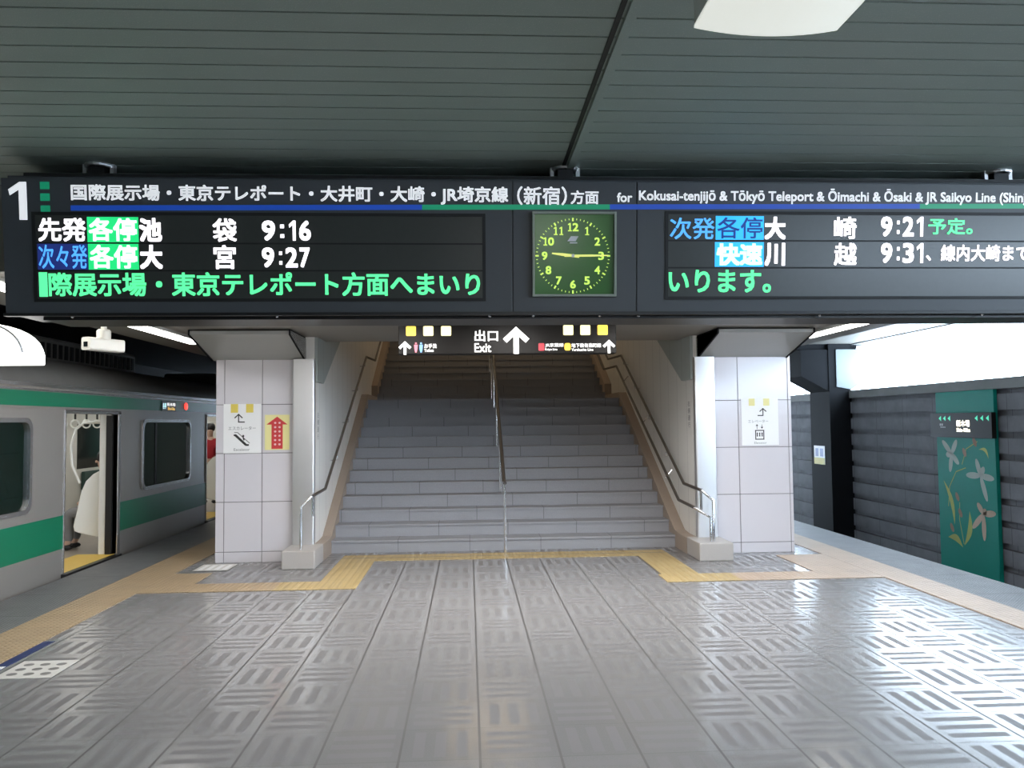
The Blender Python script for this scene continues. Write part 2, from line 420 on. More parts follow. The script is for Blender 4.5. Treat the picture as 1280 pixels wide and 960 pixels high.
def tinted(name, col, a):
    m, nt, b = newmat(name); b.inputs['Base Color'].default_value = (*col, 1); b.inputs['Roughness'].default_value = .06
    b.inputs['Specular IOR Level'].default_value = .55
    tr = nt.nodes.new('ShaderNodeBsdfTransparent'); tr.inputs[0].default_value = (.25, .42, .34, 1)
    mx = nt.nodes.new('ShaderNodeMixShader'); mx.inputs[0].default_value = a
    out = [n for n in nt.nodes if n.type == 'OUTPUT_MATERIAL'][0]
    nt.links.new(tr.outputs[0], mx.inputs[1]); nt.links.new(b.outputs[0], mx.inputs[2]); nt.links.new(mx.outputs[0], out.inputs[0])
    return m
M_glass = tinted('green_tinted_glass', (.008, .02, .017), .80)

# ------------------------------------------------------------------ the setting
EL, ER = -4.40, 5.27            # platform edges
Y0, Y1 = -14.0, 34.0
HC, HS = 3.32, 2.72             # main ceiling, dropped soffit
struct(box('floor', EL, ER, Y0, Y1, -1.15, 0, M_floor))
struct(box('floor_left', -9.0, EL, Y0, Y1, -1.6, -1.15, M_ballast)); struct(box('floor_right', ER, 9.2, Y0, Y1, -1.6, -1.15, M_ballast))
struct(box('trim_1', EL-.03, -3.74, Y0, Y1, .0005, .006, M_plate)); struct(box('trim_2', 4.68, ER+.03, Y0, Y1, .0005, .006, M_plate))
struct(box('trim_3', -3.74, -3.28, Y0, Y1, .0005, .008, M_tact)); struct(box('trim_4', 4.30, 4.68, Y0, Y1, .0005, .008, M_tact_tan))
struct(box('trim_5', -3.28, -1.96, 8.06, 8.46, .0005, .007, M_tact)); struct(box('trim_6', 2.80, 4.30, 8.06, 8.46, .0005, .007, M_tact_tan))
struct(box('trim_7', -3.28, -2.86, 8.46, 9.06, .0005, .007, M_tact)); struct(box('trim_8', 3.72, 4.30, 8.46, 9.50, .0005, .007, M_tact_tan))
struct(box('trim_9', -1.96, -1.14, 8.06, 8.46, .0005, .007, M_tact_guide)); struct(box('trim_10', 2.02, 2.80, 8.06, 8.46, .0005, .007, M_tact_guide))
struct(obj('trim_11', MB().prism([(-1.56, 8.46, .0005), (-1.14, 8.46, .0005), (-1.14, 9.66, .0005), (-1.56, 9.66, .0005)], (0, 0, .0065)), M_tact_guide))
struct(obj('trim_12', MB().prism([(2.06, 8.46, .0005), (2.46, 8.46, .0005), (2.46, 9.66, .0005), (2.06, 9.66, .0005)], (0, 0, .0065)), M_tact_guide))
struct(box('trim_13', -1.56, 2.46, 9.66, 10.06, .0005, .007, M_tact_guide))
struct(box('trim_14', -1.74, 2.67, 9.84, 9.86, .0075, .009, M_stkd))

# ribbed main ceiling: a folded profile along Y
def ribbed(x0, x1, y0, y1, z, pitch=.162, gap=.012, depth=.02, top=.25):
    b = MB(); pr = []; y = y0
    while y < y1-1e-6:
        e = min(y+pitch, y1)
        pr += [(y, z), (max(y, e-gap), z), (max(y, e-gap)+.003, z+depth), (e-.003, z+depth)]; y = e
    pr += [(y1, z), (y1, z+top), (y0, z+top)]
    return b.prism([(x0, p[0], p[1]) for p in pr], (x1-x0, 0, 0))
struct(obj('ceiling', ribbed(-9.0, 8.75, Y0, 5.55, HC), M_ceil))
struct(box('ceiling_left', -9.0, -2.2, 5.55, Y1, HC, HC+.25, M_dark)); struct(box('ceiling_right', 3.15, 8.75, 5.55, Y1, HC, HC+.25, M_soffit))
struct(box('ceiling_front', -2.2, 3.15, 5.55, 10.35, HC, HC+.25, M_soffit))
b = MB().box(-4.05, 4.86, 5.56, 10.35, HS, HC); b.box(-4.05, -2.13, 10.35, Y1, HS, HC); b.box(3.10, 4.86, 10.35, Y1, HS, HC)
struct(obj('ceiling_soffit', b, M_soffit))
struct(box('trim_15', .655, .70, Y0, 5.5, HC-.022, HC+.001, M_ceil)); struct(box('trim_16', .62, .642, Y0, 5.5, HC-.008, HC+.001, M_seam))
struct(box('wall_left', -9.2, -9.0, Y0, Y1, -1.6, HC+.25, M_dark)); struct(box('wall_back', -9.2, -2.2, Y1, Y1+.2, -1.6, HC+.25, M_dark))

struct(box('wall_light_block', -9.2, 8.75, Y0-.2, Y0, -1.6, HC+.25, M_concrete))  # added end wall out of view, keeps sky light out from behind
# planked trackside wall on the right
b = MB().box(8.56, 8.75, Y0, Y1, -1.6, 2.12)
for i in range(11):
    z1 = 2.02-.352*i; b.box(8.47, 8.565, Y0, Y1, z1-.25, z1)
struct(obj('wall_right', b, M_plank))
struct(box('trim_17', 8.44, 8.80, Y0, Y1, 2.10, 2.28, M_concrete, bevel=.015))
struct(box('trim_18', 8.55, 8.95, Y0, Y1, HC-.02, HC+.30, M_concrete))

# ------------------------------------------------------------------ stairs
SX0, SX1 = -1.76, 2.69; SY, RI, TR = 10.30, .159, .31
st = thing('staircase', (.465, SY, 0), 'wide grey granite staircase rising between white walls to the exit', 'staircase')
def step(y, z, deep, name='step'):
    b = MB().box(SX0, SX1, y, y+deep, z-RI-.0+.0, z-.028); b.box(SX0, SX1, y-.018, y+deep, z-.028, z)
    return obj(name, b, M_step, st)
for i in range(12): step(SY+i*TR, RI*(i+1), TR+.05)
LY = SY+12*TR; LZ = 13*RI
step(LY, LZ, 1.45, 'landing')
UY = LY+1.42
for i in range(15): step(UY+i*TR, LZ+RI*(i+1), TR+.05)
TOPZ = LZ+16*RI
struct(box('floor_upper', SX0, SX1, UY+15*TR, 27, LZ+15*RI-.2, LZ+15*RI, M_concrete))
b = MB(); b.prism([(SX0, SY+.1, 0), (SX0, LY, LZ-RI-.05), (SX0, UY, LZ-RI-.02), (SX0, UY+15*TR, LZ+14*RI), (SX0, UY+15*TR, 0)], (SX1-SX0, 0, 0))
obj('stair_core', b, M_concrete, st)
# walls of the stair well
struct(box('wall_stair_left', -2.09, -1.88, 9.78, 27, 0, 6.2, M_wallp)); struct(box('wall_stair_right', 2.83, 3.04, 9.78, 27, 0, 6.2, M_wallp))
struct(box('wall_stair_back', -2.09, 3.04, 27, 27.2, 0, 6.2, M_wallp)); struct(box('ceiling_stair', -2.09, 3.04, 10.35, 27.2, 6.2, 6.4, M_soffit))
struct(box('wall_stair_front', -2.09, 3.04, 10.15, 10.35, HC, 6.4, M_soffit))
# sloping stone stringers with low end blocks
def stringer(side):
    xi, xo = (SX0, -1.88) if side < 0 else (SX1, 2.83)
    def pr(x, dx):
        off = .10
        pts = [(x, 9.745, 0), (x, 9.745, .20), (x, SY-.20, .20), (x, SY+.02, RI+.06), (x, LY+.02, LZ+off), (x, UY+.05, LZ+off), (x, UY+.05, LZ+off+.22), (x, UY+15*TR, LZ+15*RI+.32), (x, UY+15*TR, 0)]
        return MB().prism(pts, (dx, 0, 0))
    root = thing('stair_curb', ((xi+xo)/2, 9.2, 0), ('sloping brown stone curb along the left edge of the stairs' if side < 0 else 'sloping brown stone curb along the right edge of the stairs'), 'curb', 'stone curbs beside the stairs')
    obj('sloping_curb', pr(min(xi, xo)+.001, abs(xo-xi)-.002), M_stringer, root)
    if side < 0: e = MB().box(-2.14, -1.762, 9.20, 9.744, 0, .21)
    else: e = MB().box(2.692, 3.10, 9.20, 9.744, 0, .21)
    o = obj('end_block', e, M_stone, root, bevel=.012); o['label'] = 'pale granite end block'
stringer(-1); stringer(1)
# grey-green panels under the ceiling at the mouth of the stairs
for side in (-1, 1):
    x = -1.88 if side < 0 else 2.83
    b = MB().prism([(x, 9.79, 2.72), (x, 9.79, 2.17), (x, 10.22, 2.17), (x, 12.3, 3.25), (x, 10.42, 3.25), (x, 10.42, 2.72)], (-.035*side, 0, 0))
    o = struct(obj('trim_19' if side < 0 else 'trim_20', b, M_upper))

def handrail(name, label, path, posts, r=.019, end=None, grp=None, brackets=()):
    root = thing(name, Vector((path[0][0], path[0][1], 0)), label, 'handrail', grp)
    o = obj('rail', MB().tube(path, r, 10), M_rail, root, smooth=True); o['label'] = 'dark coated grip rail'
    for p in posts: obj('post', MB().tube(p, .016, 10), M_chrome, root, smooth=True)
    if end:
        o = obj('end_rail', MB().tube(end, .016, 10), M_chrome, root, smooth=True); o['label'] = 'bare steel end of the rail'
    for q in brackets: obj('bracket', MB().tube(q, .009, 8), M_chrome, root, smooth=True)
    return root
def zr(y, h):   # rail height over the stair slope
    if y < LY: return RI + (y-SY)/TR*RI + h
    return LZ + h
for side in (-1, 1):
    x = -1.79 if side < 0 else 2.745; ox = -1 if side < 0 else 1
    yb = 10.02
    path = [(x+ox*.03, 9.36, .815), (x, yb, .845), (x, LY, zr(LY-.001, .76)), (x, UY-.1, LZ+.80), (x, UY+13*TR, LZ+13*RI+.80)]
    br = []
    for y in (10.9, 11.9, 12.9, 13.8): br.append([(x, y, zr(y, .76)-.01), (x, y, zr(y, .76)-.06), (x+ox*.09, y, zr(y, .76)-.07)])
    end = [(x+ox*.03, 9.36, .815), (x+ox*.15, 9.30, .70), (x+ox*.15, 9.30, .212)]
    handrail('stair_handrail', ('dark handrail on the left stair wall, ending in one steel post on the curb block' if side < 0 else 'upper dark handrail on the right stair wall, the one nearer the wall'), path,
             [[(x+ox*.03, 9.38, .80), (x+ox*.03, 9.38, .58)]], end=end, brackets=br, grp='wall handrails of the stairs')
x = 2.655
path = [(x+.02, 9.34, .615), (x, 9.95, .645), (x, LY, zr(LY-.001, .57)), (x, UY-.1, LZ+.60), (x, UY+13*TR, LZ+13*RI+.60)]
br = [[(x, y, zr(y, .57)), (2.745, y, zr(y, .57)+.10)] for y in (10.6, 12.0, 13.4)]
handrail('stair_handrail', 'lower dark handrail on the right of the stairs, running in front of the upper one', path, [], end=[(x+.02, 9.34, .615), (2.85, 9.26, .50), (2.85, 9.26, .212)], brackets=br, grp='wall handrails of the stairs')
posts = [[(.45, 9.97, 0.0), (.45, 9.97, .89)]]
for i in (3, 7, 11): y = SY+i*TR+.15; posts.append([(.45, y, RI*(i+1)), (.45, y, zr(y, .78))])
posts.append([(.45, UY-.2, LZ), (.45, UY-.2, LZ+.84)])
for i in (3, 8, 13): y = UY+i*TR+.15; posts.append([(.45, y, LZ+RI*(i+1)), (.45, y, LZ+RI*(i+1)+.78)])
handrail('center_handrail', 'central handrail on steel posts dividing the staircase', [(.45, 9.955, .89), (.45, 10.2, .91), (.45, LY, zr(LY-.001, .80)), (.45, UY, LZ+.84), (.45, UY+14*TR, LZ+14*RI+.84)], posts, r=.024)

# vertical lettering on the stair walls
for side in (-1, 1):
    x = -1.878 if side < 0 else 2.828
    M = frame((x, 10.0, 1.5), (0, 1, 0) if side < 0 else (0, -1, 0), (0, 0, 1))
    b = MB()
    top = 1.80 if side < 0 else 1.90
    for i, ch in enumerate('左側通行' if side < 0 else '右側通行'):
        txt(b, M, ch, -.05, .05, top-.09*i-.07-1.5, top-.09*i-1.5, .002, .01)
    tag(obj('wall_lettering', b, M_greyp), 'small vertical grey characters on the %s stair wall' % ('left' if side < 0 else 'right'), 'lettering', 'wall lettering')

# ------------------------------------------------------------------ tiled pillars with flared heads and steel guards
def pillar(side):
    if side < 0: xs = [-3.05, -2.95, -2.50, -2.095]; cx = (-3.10, -1.98); gx = (-2.12, -1.86)
    else: xs = [3.045, 3.38, 4.02, 4.06]; cx = (2.87, 4.02); gx = (2.81, 3.065)
    y0, y1 = 9.75, 10.95; zs = [0, .125, .722, 1.308, 1.897, 2.48]
    root = thing('tiled_pillar', ((xs[0]+xs[-1])/2, 10.3, 0), ('pale lavender tiled pillar left of the stairs, beside the train' if side < 0 else 'pale lavender tiled pillar right of the stairs, beside the open trackside'), 'pillar', 'tiled pillars flanking the stairs')
    b = MB(); g = .004
    ys = [y0, y0+.6, y1]
    for k in range(5):
        for i in range(3): b.box(xs[i]+(g if i else 0), xs[i+1]-(g if i < 2 else 0), y0, y0+.03, zs[k]+(g if k else 0), zs[k+1]-g)
        for j in range(2):
            for xa, xb in ((xs[0], xs[0]+.03), (xs[-1]-.03, xs[-1])):
                b.box(xa, xb, ys[j]+(.031 if j == 0 else g), ys[j+1]-g, zs[k]+(g if k else 0), zs[k+1]-g)
    obj('tile_cladding', b, M_pill, root, bevel=.003)
    obj('core', MB().box(xs[0]+.006, xs[-1]-.006, y0+.006, y1-.006, 0, 2.50), M_grout, root)
    # flared head: front leans out towards the viewer
    c = MB(); xa, xb = cx
    c.prism([(xa, 9.74, 2.44), (xa, 8.92, 2.66), (xa, 8.92, 2.70), (xa, 11.0, 2.70), (xa, 11.0, 2.44)], (xb-xa, 0, 0))
    obj('flared_head', c, M_capital, root)
    s = MB()
    for x in (xa, xb-.016): s.prism([(x, 9.735, 2.425), (x, 8.905, 2.65), (x, 8.905, 2.712), (x, 9.735, 2.712)], (.016, 0, 0))
    obj('head_edge', s, M_column, root)
    gd = MB(); n = 8; pts = []
    r = .02; ya = 9.66
    for k in range(n+1):
        a = math.pi+math.pi/2*k/n; pts.append((gx[0]+r+r*math.cos(a), ya+r+r*math.sin(a)))
    for k in range(n+1):
        a = -math.pi/2+math.pi/2*k/n; pts.append((gx[1]-r+r*math.cos(a), ya+r+r*math.sin(a)))
    pts += [(gx[1], 9.742), (gx[0], 9.742)]
    o = obj('steel_guard', MB().prism([(p[0], p[1], .211) for p in pts], (0, 0, 2.23)), M_steel, root, smooth=True); o['label'] = 'brushed steel corner guard'
pillar(-1); pillar(1)

# ------------------------------------------------------------------ departure board
T = math.radians(5.7)
BM = frame((0, 5.0, 2.352), (1, 0, 0), (0, -math.sin(T), math.cos(T)))   # local z points to the viewer
BU0, BU1, BV = -2.835, 4.75, .825
board = thing('departure_board', (.95, 5.2, 2.352), 'long dark overhead departure board with white, green and blue display lines', 'departure board')
hs = MB()
p = [BM @ Vector((0, 0, -.004)), BM @ Vector((0, BV, -.004))]
yt, zt = p[1].y, p[1].z
hs.prism([(BU0, 5.0+.004, 2.352), (BU0, yt, zt), (BU0, yt+.06, zt), (BU0, yt+.06, zt+.035), (BU0, 5.42, zt+.035), (BU0, 5.42, 2.352)], (BU1-BU0, 0, 0))
obj('housing', hs, M_board, board)
fr = MB()
for a, c in ((BU0, .283), (.291, 1.077), (1.085, BU1)): fr.slab(BM, rect(a, c, .002, BV), -.003, .006)
obj('face_panel', fr, M_board, board, bevel=.002)
obj('top_plate', MB().box(BU0+.10, BU1-.1, yt+.05, 5.40, zt+.03, zt+.05), M_black, board)
un = MB().box(BU0+.19, BU1-.1, 5.06, 5.40, 2.318, 2.353)
obj('underside_tray', un, M_black, board)
lip = MB().box(BU0-.01, BU1, 4.985, 5.03, 2.335, 2.353); obj('bottom_lip', lip, M_black, board)
for u in (-2.45, -1.2, .14, .42, .85, 1.10, 2.3, 3.4): obj('screw', MB().sphere((u, 5.02, 2.333), .010, 8, 6), M_chrome, board)
for u in (-2.34, .645, 3.6):
    m = obj('ceiling_mount', MB().box(u-.05, u+.05, 5.06, 5.16, zt+.045, HC), M_black, board)
    g = MB().tube([(u+.078*math.cos(a*math.pi/8), 5.11+.078*math.sin(a*math.pi/8), HC-.012) for a in range(17)], .014, 8)
    for dx in (-.085, .085): g.box(u+dx-.012, u+dx+.012, 5.09, 5.13, HC-.07, HC)
    o = obj('mount_flange', g, M_steel, m)
def bpart(name, polys, m, z=.008, parent=board): return obj(name, MB().flat(BM, polys, z), m, parent)
# printed header
h = MB(); digit_one(h, BM, -2.794, -2.685, .571, .801, .008); obj('platform_number', h, L_head, board)
for v0, v1 in ((.757, .802), (.686, .732), (.616, .659)): bpart('green_square', [rect(-2.605, -2.548, v0, v1)], L_hgreen)
words('header_lettering', BM, [('国際展示場・東京テレポート・大井町・大崎・JR埼京線', -2.423, .262, .676, .790, .026), ('（新宿）', .318, .634, .676, .793, .018), ('方面', .658, .837, .683, .769, .022), ('for', .955, 1.053, .697, .757, .02)], L_head, board, .008)
h = MB(); txt(h, BM, 'Kokusai-tenjijō & Tōkyō Teleport & Ōimachi & Ōsaki & JR Saikyo Line (Shinjuku)', 1.096, 3.657, .690, .790, .008, .022, fit=74)
o = obj('header_lettering', h, L_head, board); o['label'] = 'line of smaller romanised lettering'
def vline(u): return .644+.0067*(u+2.43)
def strip(u0, u1): return [(u0, vline(u0)-.016), (u1, vline(u1)-.016), (u1, vline(u1)+.016), (u0, vline(u0)+.016)]
bpart('blue_line', [strip(-2.427, -.281)], L_hblue); bpart('green_line', [strip(-.281, .909)], L_hgreen)
bpart('blue_line', [strip(.909, 2.944)], L_hblue); bpart('green_line', [strip(2.944, 4.4)], L_hgreen)
# left display
def screen(u0, u1, v0, v1, seps):
    s = MB(); s.slab(BM, rect(u0, u1, v0, v1), .002, .0085)
    o = obj('led_display', s, M_led, board)
    f = MB(); f.ring([BM @ Vector((*q, .0075)) for q in rect(u0-.02, u1+.02, v0-.02, v1+.02)], [BM @ Vector((*q, .0075)) for q in rect(u0, u1, v0, v1)], (BM.to_3x3() @ Vector((0, 0, .005))))
    for s_ in seps: f.flat(BM, [rect(u0, u1, s_-.005, s_+.005)], .0092)
    obj('display_frame', f, M_seam, o)
    return o
def led(par, items, m, z=.0125, bold=.042):
    for it in items: obj('led_lettering', clock_time(MB(), BM, it[0], *it[1:5], z) if ':' in it[0] else txt(MB(), BM, it[0], *it[1:5], z, it[5] if len(it) > 5 else bold), m, par)
A = screen(-2.640, .096, .090, .600, (.430, .262))
bpart('led_field', [rect(-2.331, -2.023, .436, .590)], L_greenbg, .0105, A); bpart('led_field', [rect(-2.329, -2.026, .268, .426)], L_greenbg, .0105, A)
bpart('led_field', [rect(-2.632, -2.331, .268, .426)], L_bluedk, .0105, A)
led(A, [('先発', -2.622, -2.338, .440, .584, .025), ('池', -2.018, -1.882, .440, .584), ('袋', -1.574, -1.428, .440, .584, .022), ('9:16', -1.274, -.973, .448, .572, .04),
        ('大', -2.018, -1.882, .272, .420), ('宮', -1.572, -1.436, .272, .420, .025), ('9:27', -1.277, -.976, .282, .406, .04)], L_white)
led(A, [('各停', -2.322, -2.032, .442, .584, .030), ('各停', -2.320, -2.034, .274, .420, .030)], L_whiteg)
led(A, [('次々発', -2.625, -2.335, .274, .420, .012)], L_blue)
led(A, [('際展示場・東京テレポート方面へまいり', -2.571, .080, .104, .252, .026)], L_green)
bpart('led_field', [rect(-2.629, -2.578, .102, .252)], L_green, .0105, A)
# right display
Bd = screen(1.286, 4.30, .098, .622, (.455, .282))
bpart('led_field', [rect(1.594, 1.909, .461, .612)], L_cyanbg, .0105, Bd); bpart('led_field', [rect(1.590, 1.911, .288, .446)], L_cyanbg, .0105, Bd)
led(Bd, [('大', 1.914, 2.052, .463, .608), ('崎', 2.371, 2.522, .468, .610, .022), ('9:21', 2.684, 2.985, .484, .612, .04), ('川', 1.916, 2.050, .294, .441), ('越', 2.374, 2.525, .297, .442, .022), ('9:31', 2.687, 2.989, .313, .442, .04)], L_white)
led(Bd, [('次発', 1.296, 1.586, .463, .600, .012)], L_blue); led(Bd, [('各停', 1.604, 1.900, .468, .604, .012)], L_navy); led(Bd, [('快速', 1.600, 1.902, .296, .438, .045)], L_cyanw)
led(Bd, [('予定。', 3.001, 3.300, .498, .604, .022), ('いります。', 1.289, 1.960, .122, .268, .026)], L_green)
led(Bd, [('、線内大崎まで', 2.990, 3.690, .325, .432, .024)], L_white)

# clock set into the board
ck = thing('station_clock', BM @ Vector((.68, .098, .01)), 'square green-faced clock with luminous numerals set in the departure board', 'clock')
K0, K1, V0, V1 = .412, .948, .098, .632
b = MB(); b.ring([BM @ Vector((*q, .0065)) for q in rect(K0, K1, V0, V1)], [BM @ Vector((*q, .0065)) for q in rect(K0+.014, K1-.014, V0+.014, V1-.014)], BM.to_3x3() @ Vector((0, 0, .03)))
obj('clock_frame', b, M_cframe, ck)
obj('clock_face', MB().slab(BM, rect(K0+.013, K1-.013, V0+.013, V1-.013), .0065, .016), M_cface, ck)
cu, cv, R = .671, .356, .233
h = MB()
for n in range(1, 13):
    h = MB(); a = math.radians(90-30*n); x, y = cu+R*.775*math.cos(a), cv+R*.775*math.sin(a)
    lo, hi = y-.026, y+.026
    if n == 1: digit_one(h, BM, x-.015, x+.015, lo, hi, .0175, True)
    elif n < 10: txt(h, BM, str(n), x-.018, x+.018, lo, hi, .0175, .03)
    else:
        digit_one(h, BM, x-.034, x-.006, lo, hi, .0175, True)
        if n == 11: digit_one(h, BM, x+.002, x+.030, lo, hi, .0175, True)
        else: txt(h, BM, str(n-10), x-.002, x+.036, lo, hi, .0175, .03)
    obj('numeral', h, L_clock, ck)
h = MB()
for n in range(60):
    a = math.radians(6*n); l = .015 if n % 5 == 0 else .008; t = .010 if n % 5 == 0 else .0045
    h.flat(BM, [bar((cu+(R-l)*math.cos(a), cv+(R-l)*math.sin(a)), (cu+(R+l*.4)*math.cos(a), cv+(R+l*.4)*math.sin(a)), t)], .0175)
obj('minute_marks', h, L_clock, ck)
def hand(ang, ln, w0, tail): 
    a = math.radians(ang); d = Vector((math.cos(a), math.sin(a))); q = Vector((-d.y, d.x)); c = Vector((cu, cv))
    return [tuple(c-d*tail-q*w0), tuple(c+d*ln*.5-q*w0), tuple(c+d*ln-q*w0*.5), tuple(c+d*ln+q*w0*.5), tuple(c+d*ln*.5+q*w0), tuple(c-d*tail+q*w0)]
obj('hour_hand', MB().slab(BM, hand(173.5, .135, .0085, .04), .019, .022), L_hand, ck)
obj('minute_hand', MB().slab(BM, hand(0.5, .226, .0065, .055), .0225, .0255), L_hand, ck)
obj('hand_boss', MB().slab(BM, ell(cu, cv, .011, .011), .0225, .028), M_silver, ck)
obj('maker_mark', MB().flat(BM, [[(cu-.035, cv+.092), (cu+.018, cv+.092), (cu+.036, cv+.124), (cu-.012, cv+.124)], rect(cu-.02, cu+.028, cv+.078, cv+.086)], .0175), M_silver, ck)

# ------------------------------------------------------------------ exit sign hung from the soffit
SK = .944
def sxz(u, v): return (u*SK, 1.653+(v-1.653)*SK)
EY = 8.40
ex = thing('exit_sign', (.43, EY+.08, 2.385), 'black illuminated exit sign hanging over the stairs with a big white arrow', 'sign')
u0, z0 = sxz(-.78, 2.426); u1, z1 = sxz(1.69, 2.768)
obj('sign_box', MB().box(u0, u1, EY, EY+.16, z0, z1-.004), M_signblk, ex, bevel=.006)
for u in (u0+.12, u1-.12): obj('hanger', MB().tube([(u, EY+.08, z1-.01), (u, EY+.08, HS)], .012, 8), M_steel, ex)
EM = frame((0, EY, 0), (1, 0, 0), (0, 0, 1))
def ebox(u0, u1, v0, v1):
    a = sxz(u0, v0); c = sxz(u1, v1); return a[0], c[0], a[1], c[1]
for i, (a, c, e, f) in enumerate(((-.693, -.583, 2.632, 2.741), (-.5, -.388, 2.632, 2.741), (-.301, -.188, 2.632, 2.741), (1.084, 1.198, 2.634, 2.747), (1.279, 1.393, 2.634, 2.747), (1.477, 1.593, 2.634, 2.747))):
    obj('lit_square', MB().slab(EM, rrect(*ebox(a, c, e, f), .012, 3), .001, .006), L_yel if i in (0, 5) else L_yelw, ex)
words('exit_lettering', EM, [('出口', *ebox(.075, .342, 2.567, 2.694), .02), ('Exit', *ebox(.074, .263, 2.444, 2.546), .012)], L_sign, ex, .003)
def earr(cu_, v0, v1, wd, th):
    c = sxz(cu_, v0); d = sxz(cu_, v1); obj('arrow', MB().flat(EM, arrow(c[0], c[1], d[1], wd*SK, th*SK), .003), L_sign, ex)
earr(.546, 2.424, 2.728, .30, .060); earr(-.706, 2.419, 2.570, .145, .030); earr(1.606, 2.424, 2.576, .145, .030)
def pict(a, c, m):
    b = MB(); x0, x1, y0, y1 = ebox(a, c, 2.444, 2.560); cx = (x0+x1)/2
    b.flat(EM, [ell(cx, y1-.012, .011, .011, 10), [(cx-.020, y1-.026), (cx-.016, y0+.035), (cx-.008, y0), (cx+.008, y0), (cx+.016, y0+.035), (cx+.020, y1-.026)]], .003); obj('pictogram', b, m, ex)
pict(-.612, -.555, L_pink); pict(-.554, -.498, L_sblue)
b = MB(); b.flat(EM, [rrect(*ebox(.799, .866, 2.457, 2.543), .01, 3)], .003); obj('line_symbol', b, L_red, ex)
b = MB(); b.flat(EM, [rrect(*ebox(1.096, 1.166, 2.459, 2.542), .02, 3)], .003); obj('line_symbol', b, L_yel, ex)
words('small_lettering', EM, [('お手洗', *ebox(-.490, -.350, 2.492, 2.543), .01), ('Toilets', *ebox(-.49, -.385, 2.451, 2.484), .01), ('JR京葉線', *ebox(.875, 1.085, 2.494, 2.542), .01), ('Keiyo Line', *ebox(.875, 1.014, 2.453, 2.485), .01),
    ('地下鉄有楽町線', *ebox(1.175, 1.515, 2.492, 2.54), .01), ('Yurakucho Line', *ebox(1.175, 1.424, 2.452, 2.482), .01)], L_sign, ex, .003)

# ------------------------------------------------------------------ signs on the pillars
PM = frame((0, 9.749, 0), (1, 0, 0), (0, 0, 1))
s = thing('escalator_sign', (-2.735, 9.748, 1.31), 'white escalator sign with two yellow tabs on the left pillar', 'sign')
obj('sign_plate', MB().slab(PM, rect(-2.958, -2.512, 1.310, 1.905), .0, .008), M_white, s)
for a, c in ((-2.872, -2.785), (-2.690, -2.603)): obj('yellow_tab', MB().flat(PM, [rect(a, c, 1.800, 1.905)], .0095), M_yellow, s)
b = MB(); b.flat(PM, [bar((-2.779, 1.683), (-2.779, 1.775), .013), bar((-2.826, 1.735), (-2.776, 1.783), .013), bar((-2.732, 1.735), (-2.782, 1.783), .013), bar((-2.785, 1.686), (-2.705, 1.686), .013)], .0095); obj('arrow', b, M_blackp, s)
words('lettering', PM, [('エスカレーター', -2.900, -2.573, 1.590, 1.634, .01), ('Escalator', -2.834, -2.643, 1.338, 1.370, .01)], M_greyp, s, .0095)
b = MB(); b.flat(PM, [bar((-2.820, 1.532), (-2.690, 1.410), .028), bar((-2.836, 1.528), (-2.812, 1.528), .02), bar((-2.695, 1.408), (-2.655, 1.408), .022), bar((-2.83, 1.56), (-2.79, 1.56), .007), bar((-2.79, 1.56), (-2.665, 1.447), .007), bar((-2.665, 1.447), (-2.645, 1.43), .007), ell(-2.722, 1.517, .012, .014), bar((-2.722, 1.50), (-2.712, 1.465), .016)], .0095); obj('pictogram', b, M_blackp, s)
s = thing('arrow_sign', (-2.32, 9.748, 1.345), 'yellow notice with a red upward arrow on the left pillar', 'sign')
obj('sign_plate', MB().slab(PM, rect(-2.466, -2.172, 1.345, 1.770), .0, .006), M_pyel, s)
obj('red_arrow', MB().flat(PM, [[(-2.386, 1.358), (-2.252, 1.358), (-2.252, 1.652), (-2.195, 1.652), (-2.319, 1.748), (-2.447, 1.652), (-2.386, 1.652)]], .0075), M_red, s)
b = MB()
for i in range(6):
    for x in (-2.342, -2.290): obj('printed_mark', MB().flat(PM, [ell(x, 1.672-.052*i, .015, .013, 6+i % 3)], .0085), M_pinkp, s)
s = thing('elevator_sign', (3.66, 9.748, 1.33), 'white elevator sign with two pale yellow tabs on the right pillar', 'sign')
obj('sign_plate', MB().slab(PM, rect(3.418, 3.890, 1.330, 1.920), .0, .008), M_white, s)
for a, c in ((3.515, 3.592), (3.700, 3.780)): obj('yellow_tab', MB().flat(PM, [rect(a, c, 1.825, 1.918)], .0095), M_pyel, s)
b = MB(); b.flat(PM, [bar((3.694, 1.700), (3.694, 1.788), .012), bar((3.652, 1.752), (3.698, 1.794), .012), bar((3.737, 1.752), (3.690, 1.794), .012), bar((3.625, 1.703), (3.700, 1.703), .012)], .0095); obj('arrow', b, M_blackp, s)
words('lettering', PM, [('エレベーター', 3.502, 3.760, 1.612, 1.652, .004), ('Elevator', 3.575, 3.733, 1.348, 1.376, .004)], M_greyp, s, .0095)
b = MB(); b.ring([PM @ Vector((*q, .0095)) for q in rect(3.588, 3.704, 1.400, 1.522)], [PM @ Vector((*q, .0095)) for q in rect(3.600, 3.692, 1.412, 1.510)], PM.to_3x3() @ Vector((0, 0, .0004)))
for x in (3.615, 3.646, 3.677): b.flat(PM, [ell(x, 1.480, .009, .010), bar((x, 1.470), (x, 1.440), .014)], .0098)
b.flat(PM, [bar((3.613, 1.532), (3.613, 1.575), .006), [(3.597, 1.572), (3.629, 1.572), (3.613, 1.596)], bar((3.677, 1.590), (3.677, 1.556), .006), [(3.661, 1.560), (3.677, 1.536), (3.693, 1.560)]], .0095); obj('pictogram', b, M_blackp, s)

